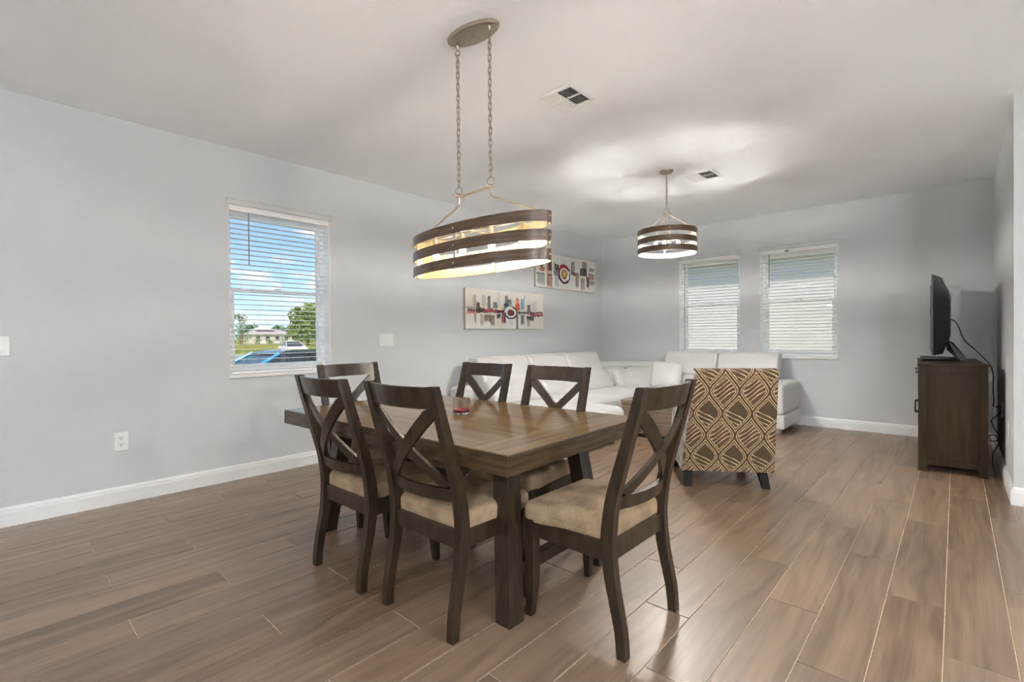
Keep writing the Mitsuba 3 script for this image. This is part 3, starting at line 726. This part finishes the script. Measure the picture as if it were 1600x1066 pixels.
# body inside the back panel
zz = np.linspace(.13, .905, 10); yy = -.005-.262*(zz-.135)/.765+.012
Fi = np.array([[(u*(wid(z)-.004), y, z) for u in np.linspace(-1, 1, 9)] for y, z in zip(yy, zz)])
Bi = Fi.copy(); Bi[..., 1] += .135-.045*np.linspace(0, 1, 10)[:, None]
g, uv = uvbox(slab(Fi, Bi)); put(ac, 'backrest', g, 'mat_streak', smooth=False, uv=uv, tw=MA, label='grey and white streaked fabric')
for s in (-1, 1):
    prof = [(.03, .125), (.66, .125), (.665, .50), (.63, .56), (.30, .585), (.10, .62), (-.02, .70), (-.115, .72), (-.08, .56)]
    g = prism(prof, *sorted((s*.235, s*.340)), 0); v = g.vertices.copy(); v[:, 0] *= .985*wid(v[:, 2])/.346; g.vertices = v; g, uv = uvbox(g)
    put(ac, 'arm', g, 'mat_streak', smooth=False, uv=uv, tw=MA)
put(ac, 'piping', cat(*[tube([(s*(wid(z)+.001), y+.004, z) for y, z in path[:18]], .005, 6) for s in (-1, 1)]), 'mat_ogee', smooth=40, uv=None, tw=MA) if False else None
g, uv = uvbox(rbox(-.234, .234, .10, .66, .26, .44, .05, 7, (0, 0, .02))); put(ac, 'seat_cushion', g, 'mat_streak', smooth=False, uv=uv, tw=MA)
put(ac, 'seat_frame', box(-.235, .235, .02, .64, .125, .26), 'mat_streak', smooth=False, uv=None, tw=MA) if False else put(ac, 'seat_frame', rbox(-.236, .236, .02, .64, .125, .27, .02, 5), 'mat_seat', smooth=40, tw=MA)
for x in (-.285, .270):
    for y, dy in ((.06, -.045), (.58, .02)):
        top = [(x+a*.034, y+b*.030, .128) for a in (-1, 1) for b in (-1, 1)]; botm = [(x+(.02 if x > 0 else -.008)+a*.026, y+dy+b*.022, 0) for a in (-1, 1) for b in (-1, 1)]
        put(ac, 'leg', hull(top+botm), 'mat_black_wood', smooth=False, tw=MA)

# ================================================================== CABINET AND TELEVISION
cb = thing('media_cabinet', 'dark brown wooden cabinet by the right wall with a television on it', 'cabinet')
MC = RZ(4.303, 5.500, 2.5)
D_, L_, H_ = .440, 1.22, .935
def pc(name, m, mtl='mat_cabinet', par=None, **kw): return put(par or cb, name, m, mtl, smooth=kw.pop('smooth', False), tw=MC, **kw)
pc('top', box(-.004, D_+.004, -.006, L_+.006, H_-.020, H_, .002))
for x in (0, D_-.056):
    for y in (0, L_-.056): pc('post', box(x, x+.056, y, y+.056, 0, H_-.020, .002))
for y in (.004, L_-.020):
    pc('side_rail', box(.056, D_-.056, y, y+.016, H_-.075, H_-.020)); pc('side_rail', box(.056, D_-.056, y, y+.016, .062, .110))
    pc('side_panel', box(.056, D_-.056, y+.015 if y < .5 else y-.008, y+.022 if y < .5 else y-.001, .108, H_-.074))
pc('back_panel', box(D_-.025, D_-.015, .056, L_-.056, .07, H_-.02)); pc('bottom', box(.02, D_-.03, .03, L_-.03, .065, .085))
pc('front_rail', box(.004, .020, .056, L_-.056, .062, .110))
w = (L_-.112)/2
for i in range(2):
    y = .056+i*w
    dw = pc('drawer', box(.002, .020, y+.004, y+w-.004, .735, H_-.024, .002))
    put(dw, 'knob', cat(tube([(.002, y+w/2, .84), (-.012, y+w/2, .84)], .005, 8), ellipsoid(.006, .012, .012, (-.014, y+w/2, .84), 2)), 'mat_black_plastic', tw=MC, label='black knob')
    do = pc('door', box(.002, .020, y+.004, y+w-.004, .114, .730, .002))
    hy = y+w-.05 if i == 0 else y+.05
    put(do, 'handle', tube([(.002, hy, .545), (-.018, hy, .545), (-.020, hy, .538), (-.020, hy, .447), (-.018, hy, .440), (.002, hy, .440)], .006, 8), 'mat_black_plastic', tw=MC, label='black bar handle')

tv = thing('television', 'black curved television on the media cabinet, seen from its back edge', 'television')
MT = RZ(4.385, 5.755, 2.0)
LT, ZA, ZB_ = 1.225, 1.000, 1.722
ts = np.linspace(0, 1, 29); vs = np.linspace(0, 1, 13)
bow = lambda t: .075*(1-(2*t-1)**2)
def thick(t, v):
    e = np.clip(min(t, 1-t)/.24, 0, 1); f = np.clip(min(v+.04, (1-v)*1.1+.03)/.30, 0, 1); e, f = e*e*(3-2*e), f*f*(3-2*f)
    return .012 + .060*e*f
Ft = np.array([[(bow(t), LT*t, ZA+(ZB_-ZA)*v) for v in vs] for t in ts])
Bt = np.array([[(bow(t)+thick(t, v), LT*t, ZA+(ZB_-ZA)*v) for v in vs] for t in ts])
put(tv, 'housing', slab(Ft, Bt), 'mat_black_plastic', smooth=30, tw=MT)
mat('mat_screen', (.006, .006, .007), .06, .5)
S1 = np.array([[(bow(t)-.0005, LT*t, z) for z in (ZA+.018, ZB_-.012)] for t in np.linspace(.012, .988, 25)]); S2 = S1.copy(); S2[..., 0] -= .0012
put(tv, 'screen', slab(S1, S2), 'mat_screen', smooth=30, tw=MT, label='glossy black screen')
for t, z0, z1 in ((.30, 1.29, 1.52), (.335, 1.29, 1.50)):
    put(tv, 'port_panel', box(bow(t)+.068, bow(t)+.0745, LT*t-.010, LT*t+.010, z0, z1, .001), 'mat_dark', smooth=False, tw=MT)
put(tv, 'rating_label', box(bow(.36)+.0715, bow(.36)+.0735, LT*.36-.02, LT*.36+.02, 1.135, 1.215), 'mat_grey_cord', smooth=False, tw=MT)
nk = [(bow(.5)+.045, LT*.5+b*.16, z) for b in (-1, 1) for z in (1.03, 1.13)] + [(bow(.5)+.085, LT*.5+b*.15, z) for b in (-1, 1) for z in (1.03, 1.11)] + [(.20, LT*.5+b*.19, H_+.001) for b in (-1, 1)] + [(.255, LT*.5+b*.19, H_+.001) for b in (-1, 1)] + [(.252, LT*.5+b*.19, H_+.020) for b in (-1, 1)]
put(tv, 'stand_leg', hull(nk), 'mat_black_plastic', smooth=False, tw=MT)
foot = [(x, y, H_+.001) for x, y in ((-.085, LT*.5-.40), (-.065, LT*.5-.42), (.22, LT*.5-.18), (.22, LT*.5+.18), (-.065, LT*.5+.42), (-.085, LT*.5+.40))]
put(tv, 'stand_foot', hull(foot+[(x*.96, y, H_+.022) for x, y, _ in foot]), 'mat_black_plastic', smooth=False, tw=MT)
def spline(pts, n=40):
    from scipy.interpolate import CubicSpline
    p = np.asarray(pts, float); d = np.concatenate([[0], np.cumsum(np.linalg.norm(np.diff(p, axis=0), axis=1))])
    return CubicSpline(d, p)(np.linspace(0, d[-1], n))
whole('television_cable', tube(spline([(4.488, 6.38, 1.325), (4.545, 6.3, 1.304), (4.576, 6.25, 1.223), (4.602, 6.2, 1.139), (4.661, 6.1, 1.063), (4.725, 6.0, .981), (4.765, 5.86, .918), (4.780, 5.76, .829), (4.778, 5.72, .70), (4.785, 5.80, .60), (4.80, 5.93, .555), (4.834, 5.95, .555)], 70), .0045, 7), 'mat_black_plastic', 'black power cable drooping from the television down behind the cabinet', 'cable', True)
for p, lab in (([(4.834, 5.95, .507), (4.80, 5.90, .47), (4.772, 5.84, .435), (4.80, 5.80, .36), (4.822, 5.84, .30), (4.80, 5.90, .26), (4.77, 6.0, .25)], 'black cable hanging in loops from the outlet behind the cabinet'),
               ([(4.76, 6.1, .315), (4.776, 5.86, .316), (4.80, 5.80, .315), (4.820, 5.83, .27), (4.79, 5.78, .20), (4.775, 5.72, .10), (4.79, 5.66, .012), (4.80, 5.80, .006)], 'black cable running down to the floor behind the cabinet')):
    whole('cable', tube(spline(p, 44), .004, 6), 'mat_black_plastic', lab, 'cable', True)

# ================================================================== PAINTINGS
def strokes(base, rects, circles, jit):
    def fn(p, n, uv):
        u, v = uv.x, uv.y
        c = mix(base[0], base[1], fbm(u*5+jit, v*3, octaves=3))
        wob = (noise(u*40, v*14+jit)-.5)
        uu, vv = u + wob*.006, v + wob*.035
        tex = noise(u*160+jit, v*9)*.45+.62
        for (a, b, lo, hi, col, soft) in rects:
            m = smoothstep(a-.004, a+.004, uu)*smoothstep(b+.004, b-.004, uu)*smoothstep(lo-soft, lo+.012, vv)*smoothstep(hi+.012, hi-.012, vv)
            c = mix(c, mi.Color3f(lin(*col)), dr.clip(m*tex*1.1, 0, 1))
        for (x, y, rx, ry, r0, r1, a0, a1, col) in circles:
            dx, dy = (u-x)/rx, (v-y)/ry; r = dr.sqrt(dx*dx+dy*dy) + wob*.10; th = dr.atan2(dy, dx)
            m = smoothstep(r0-.05, r0+.05, r)*smoothstep(r1+.05, r1-.05, r)*dr.select((th >= a0) & (th <= a1), 1., 0.)
            c = mix(c, mi.Color3f(lin(*col)), m)
        return c
    return fn
def px1(x, y0, y1):     # measured image positions -> canvas u, v
    s = (x-140)/1365; u = s*6.07/(7.2-1.13*s); top, bot = 128+78*s, 842
    return u, (bot-y1)/(bot-top), (bot-y0)/(bot-top)
def px2(x, y0, y1):
    s = (x-130)/1085; u = s*7.08/(8.24-1.16*s); top, bot = 154+202*s, 808+112*s
    return u, (bot-y1)/(bot-top), (bot-y0)/(bot-top)
def conv(px, L):
    o = []
    for x0, x1, y0, y1, col, *soft in L:
        a, lo, hi = px(x0, y0, y1); b, _, _ = px(x1, y0, y1); o.append((a, b, lo, hi, col, soft[0] if soft else .02))
    return o
def circ(px, x, y, rx, ry, rings):
    u, v, _ = px(x, y, y); u2, _, _ = px(x+rx, y, y); _, v2, _ = px(x, y-ry, y-ry)
    return [(u, v, u2-u, v2-v, *g) for g in rings]
PI = 3.15
S1_ = conv(px1, [(245, 285, 255, 460, (214, 204, 186)), (285, 330, 255, 460, (176, 164, 146)), (335, 395, 370, 475, (88, 72, 60)), (430, 500, 232, 440, (196, 192, 180)), (530, 580, 270, 480, (82, 82, 70)), (690, 755, 185, 440, (210, 206, 196)),
    (625, 700, 362, 480, (104, 106, 106)), (835, 888, 245, 420, (104, 108, 104)), (885, 948, 318, 470, (92, 104, 106)), (815, 890, 385, 570, (42, 56, 84)), (1030, 1082, 290, 500, (206, 120, 90)), (1020, 1095, 390, 500, (192, 84, 52)),
    (1112, 1170, 300, 480, (132, 160, 180)), (1172, 1190, 235, 320, (150, 160, 168)), (1225, 1285, 405, 530, (82, 78, 84)), (1310, 1390, 330, 550, (208, 206, 200)), (150, 420, 458, 474, (96, 92, 84)), (430, 480, 455, 505, (222, 190, 116)), (765, 810, 440, 500, (226, 200, 130)), (975, 1020, 450, 500, (226, 196, 120)),
    (170, 860, 488, 540, (112, 26, 38)), (160, 350, 545, 575, (206, 120, 106)), (330, 480, 480, 560, (66, 44, 40)), (480, 620, 480, 530, (170, 70, 82)), (700, 850, 505, 560, (82, 22, 36)), (1050, 1500, 520, 566, (70, 56, 60)), (1280, 1500, 556, 605, (120, 40, 50)), (1350, 1490, 556, 572, (220, 150, 140)),
    (290, 332, 570, 705, (158, 150, 138), .1), (400, 462, 590, 745, (178, 166, 146), .1), (470, 610, 585, 690, (96, 70, 60), .08), (582, 650, 600, 750, (128, 112, 100), .1), (690, 755, 575, 640, (66, 40, 44), .06), (770, 848, 545, 705, (120, 40, 62), .1), (1030, 1062, 590, 842, (84, 88, 86)), (1110, 1172, 590, 725, (86, 94, 98), .1), (1215, 1345, 605, 665, (76, 76, 74), .08), (1225, 1270, 660, 760, (150, 150, 148), .1), (918, 980, 690, 775, (206, 208, 212), .05)])
C1_ = circ(px1, 940, 552, 118, 118, [(-.1, .98, -PI, PI, (232, 230, 228)), (.76, .98, -PI, -.3, (46, 56, 82)), (.80, 1.0, -.3, 1.4, (60, 40, 40)), (-.1, .40, -PI, PI, (128, 60, 52)), (.36, .50, -PI, PI, (50, 20, 24))])
S2_ = conv(px2, [(300, 420, 200, 520, (150, 120, 106), .1), (360, 420, 290, 520, (96, 52, 42)), (210, 262, 400, 445, (46, 38, 36)), (195, 288, 440, 512, (188, 104, 82)), (425, 475, 345, 505, (150, 150, 142)), (478, 552, 385, 505, (52, 32, 32)), (140, 420, 542, 566, (62, 74, 64)), (300, 520, 508, 535, (206, 176, 156)),
    (150, 312, 560, 690, (156, 166, 160), .2), (330, 440, 560, 765, (136, 92, 76), .15), (455, 545, 500, 600, (96, 120, 126)), (475, 542, 600, 765, (168, 184, 184), .12), (776, 806, 345, 560, (92, 96, 90)), (811, 836, 345, 545, (116, 118, 110)), (776, 905, 540, 600, (72, 38, 34)), (850, 910, 560, 785, (142, 130, 120), .12), (975, 1062, 345, 490, (128, 116, 108)), (936, 1060, 465, 600, (44, 32, 30)), (1096, 1196, 466, 515, (142, 146, 142)), (1088, 1194, 560, 612, (128, 132, 128)), (1050, 1192, 618, 662, (176, 110, 84)), (1110, 1196, 690, 772, (150, 152, 148)), (1052, 1100, 640, 812, (84, 62, 54), .05), (940, 1020, 650, 830, (164, 154, 144), .12), (296, 326, 260, 800, (236, 232, 224)), (428, 456, 270, 800, (236, 232, 224)), (918, 938, 640, 790, (238, 236, 230)), (1028, 1044, 630, 800, (238, 236, 230))])
C2_ = circ(px2, 648, 580, 108, 184, [(-.1, 1.0, -PI, PI, (236, 232, 228)), (.72, 1.0, .5, PI, (124, 26, 46)), (.74, 1.0, -PI, -.8, (72, 24, 40)), (.86, 1.0, -.8, .6, (52, 24, 36)), (.62, .80, 1.0, 2.4, (150, 40, 56)), (-.1, .46, -PI, PI, (190, 150, 62)), (.38, .48, -PI, PI, (96, 78, 48)), (.0, .16, -PI, PI, (222, 190, 110))])
def painting(name, y0, y1, z0, z1, fn, lab, tilt=0.):
    k = thing('painting', lab, 'painting')
    mk = 'mat_'+name
    scene[mk] = {'type': 'twosided', 'bsdf': {'type': 'principled', 'base_color': proc(fn), 'roughness': .6, 'specular': .3}}
    d = .034
    V = [(d, y0, z0), (d, y1, z0), (d, y1, z1), (d, y0, z1)]
    put(k, 'canvas', cat(box(.002, d-.0006, y0, y1, z0, z1)), 'mat_canvas_edge', smooth=False)
    e = .0002
    g = trimesh.Trimesh([(d-.0005, y0, z0), (d-.0005, y1, z0), (d-.0005, y1, z1), (d-.0005, y0, z1), (d, y0, z0), (d, y1, z0), (d, y1, z1), (d, y0, z1)],
        [(4, 5, 6), (4, 6, 7), (0, 2, 1), (0, 3, 2), (0, 1, 5), (0, 5, 4), (1, 2, 6), (1, 6, 5), (2, 3, 7), (2, 7, 6), (3, 0, 4), (3, 4, 7)], process=False)
    put(k, 'painted_face', g, mk, smooth=False, uv=np.array([(0, 0), (1, 0), (1, 1), (0, 1)]*2, float))
diff('mat_canvas_edge', lin(168, 162, 150))
painting('painting_near', 4.055, 5.600, 1.308, 1.822, strokes((lin(216, 212, 202), lin(236, 234, 228)), S1_, C1_, 3.1), 'wide abstract canvas of grey towers and a small ring, hanging lower left')
painting('painting_far', 5.440, 7.020, 1.932, 2.452, strokes((lin(216, 213, 204), lin(236, 234, 228)), S2_, C2_, 9.7), 'wide abstract canvas with large maroon and gold ring, hanging upper right')

# ================================================================== OUTDOORS
GZ = -.5
g = box(-900, 60, -500, 600, GZ-.3, GZ)
whole('lawn', g, 'mat_grass', 'yellow-green lawn outside the left-wall window', 'lawn', False, kind='structure')
struct('street', box(-52, -16, -60, 120, GZ+.005, GZ+.03), 'mat_drive', 'pale blue-grey pavement outside the left-wall window')
struct('driveway', box(-16.05, -.6, -3, 8.0, GZ+.005, GZ+.028), 'mat_drive', 'pale driveway under the parked blue car')

def car(x, y, paint, lab, sc=1., rot=0.):
    k = thing('car', lab, 'car')
    M = T().translate([x, y, GZ+.028]).rotate([0, 0, 1], rot).scale(sc)
    side = [(-2.2, .25), (-2.25, .55), (-2.1, .78), (-1.0, .92), (1.75, .96), (2.1, .92), (2.2, .6), (2.15, .25)]
    body = prism(side, -.88, .88, 0)
    put(k, 'body', body, paint, smooth=False, tw=M)
    lo = [(-.80, -1.05, .92), (.80, -1.05, .92), (.80, 1.95, .94), (-.80, 1.95, .94)]; hi = [(-.62, -.15, 1.40), (.62, -.15, 1.40), (.62, 1.35, 1.41), (-.62, 1.35, 1.41)]
    put(k, 'windows', hull(lo+hi), 'mat_car_glass', smooth=False, tw=M)
    put(k, 'roof', hull([(a*.64, b, 1.40) for a in (-1, 1) for b in (-.20, 1.40)] + [(a*.54, b, 1.455) for a in (-1, 1) for b in (-.02, 1.2)]), 'mat_car_glass' if paint == 'mat_car_blue' else paint, smooth=False, tw=M)
    for s in (-1, 1):
        put(k, 'pillar', tube([(s*.80, -1.04, .93), (s*.63, -.16, 1.41)], .035, 6), paint, tw=M)
        put(k, 'pillar', tube([(s*.81, .45, .93), (s*.64, .40, 1.41)], .03, 6), 'mat_dark', tw=M)
        put(k, 'mirror', ellipsoid(.08, .05, .06, (s*.95, -.75, .98)), paint, tw=M)
        for yy in (-1.4, 1.4):
            w = trimesh.creation.cylinder(radius=.33, height=.22, sections=24); w.apply_transform(trimesh.transformations.rotation_matrix(math.pi/2, [0, 1, 0])); w.apply_translation((s*.80, yy, .33))
            put(k, 'wheel', w, 'mat_dark', tw=M)
car(-5.0, 3.7, 'mat_car_blue', 'blue car with dark roof parked right outside the left-wall window')
car(-44.0, 20.6, 'mat_car_white', 'white car farther off, just above the blue car roof', 1.0, 80.)

def house_far():
    k = thing('house', 'pale house with a hipped roof far across the lawn', 'house')
    x, y = -196., 75.5
    put(k, 'walls', box(x-5, x+5, y-7.5, y+7.5, GZ-.1, 3.0), 'mat_house', smooth=False)
    put(k, 'roof', hull([(x+a*6, y+b*8.5, 2.9) for a in (-1, 1) for b in (-1, 1)]+[(x, y-4, 5.2), (x, y+3, 5.2)]), 'mat_roof', smooth=False)
    put(k, 'upper_roof', hull([(x+a*3.5, y-2+b*3.6, 4.6) for a in (-1, 1) for b in (-1, 1)]+[(x, y-2, 6.6)]), 'mat_house', smooth=False)
    for yy in (-5.5, -2., 1.5, 5.): put(k, 'window', box(x+4.95, x+5.06, y+yy-.7, y+yy+.7, .6, 2.2), 'mat_car_glass', smooth=False)
house_far()
leafbase = {}
def tree(x, y, h, r, lab, mtl, n=900, seed=1, trunk=True, cat_='tree', group=None, low=.25):
    k = thing('tree' if cat_ == 'tree' else 'shrub', lab, cat_, group)
    R = np.random.default_rng(seed)
    nb = 9; ctr = np.array([[R.uniform(-.55, .55)*r, R.uniform(-.55, .55)*r, h*(low+R.uniform(.08, 1-low-.12))] for _ in range(nb)]); rad = R.uniform(.38, .6, nb)*r
    b = R.integers(0, nb, n); d = R.normal(size=(n, 3)); d /= np.linalg.norm(d, axis=1, keepdims=True)
    c = ctr[b]+d*(rad[b]*R.uniform(.7, 1., n))[:, None]; c[:, 2] = np.maximum(c[:, 2], .1)
    s = r*.10*R.uniform(.7, 1.3, n)
    a = R.normal(size=(n, 3)); a /= np.linalg.norm(a, axis=1, keepdims=True); e = np.cross(a, R.normal(size=(n, 3))); e /= np.linalg.norm(e, axis=1, keepdims=True)
    V = np.stack([c+a*s[:, None], c+e*s[:, None]*.6, c-a*s[:, None], c-e*s[:, None]*.6], 1).reshape(-1, 3)+np.array([x, y, GZ])
    F = (np.arange(n)*4)[:, None, None]+np.array([[0, 1, 2], [0, 2, 3]])[None]
    put(k, 'foliage', trimesh.Trimesh(V, F.reshape(-1, 3), process=False), mtl, smooth=False, kind='stuff')
    put(k, 'trunk', tube([(x, y, GZ-.1), (x+.02*h, y, GZ+h*.3), (x, y+.02*h, GZ+h*.62)], [.035*h, .028*h, .012*h], 7), 'mat_trunk')
# line of trees behind the far house, the big tree on the right, hedge plants
for i, (x, y, h, r) in enumerate([(-206, 56, 7.4, 3.6), (-216, 63, 7.2, 3.6), (-206, 70, 7.0, 3.4), (-216, 77, 8.2, 3.6), (-206, 84, 7.6, 3.6), (-216, 91, 6.9, 3.6), (-206, 98, 6.8, 3.6), (-216, 105, 6.6, 3.6)]):
    tree(x, y, h, r, 'dark green tree behind the far pale house', 'mat_leaf_dark', 700, 20+i, group='trees behind the far house')
tree(-115, 54.5, 9.5, 5.5, 'tall rounded light green tree to the right of the far house', 'mat_leaf', 1400, 40)
tree(-128, 71.5, 10.5, 5., 'broad light green tree farthest right beyond the lawn', 'mat_leaf', 1200, 41)
tree(-150, 50.5, 9.6, 2.2, 'slim dark tree at the left of the far house', 'mat_leaf_dark', 500, 42)
for i in range(12):
    x, y = -172., 54+i*4.4
    tree(x, y, 2.1+.5*math.sin(i*1.7), 1.9, 'low yellow-green shrub at the far edge of the lawn', 'mat_leaf', 260, 60+i, cat_='shrub', group='shrubs along the far edge of the lawn', low=.05)

# neighbour's house close behind the far wall
nh = thing('neighbour_house', 'white stucco house wall with dark eaves close outside the far-wall windows', 'house')
put(nh, 'wall', box(-9, 14, 11.3, 11.6, GZ-.1, 3.2), 'mat_stucco', smooth=False)
put(nh, 'soffit', box(-9.5, 14.5, 10.98, 11.6, 2.86, 2.92), 'mat_stucco_dark_trim', smooth=False)
put(nh, 'fascia', box(-9.5, 14.5, 10.94, 10.98, 2.84, 3.06), 'mat_stucco_dark_trim', smooth=False)
put(nh, 'roof', prism([(10.94, 3.04), (16.0, 5.6), (21.0, 3.04)], -9.5, 14.5, 0), 'mat_roof', smooth=False)
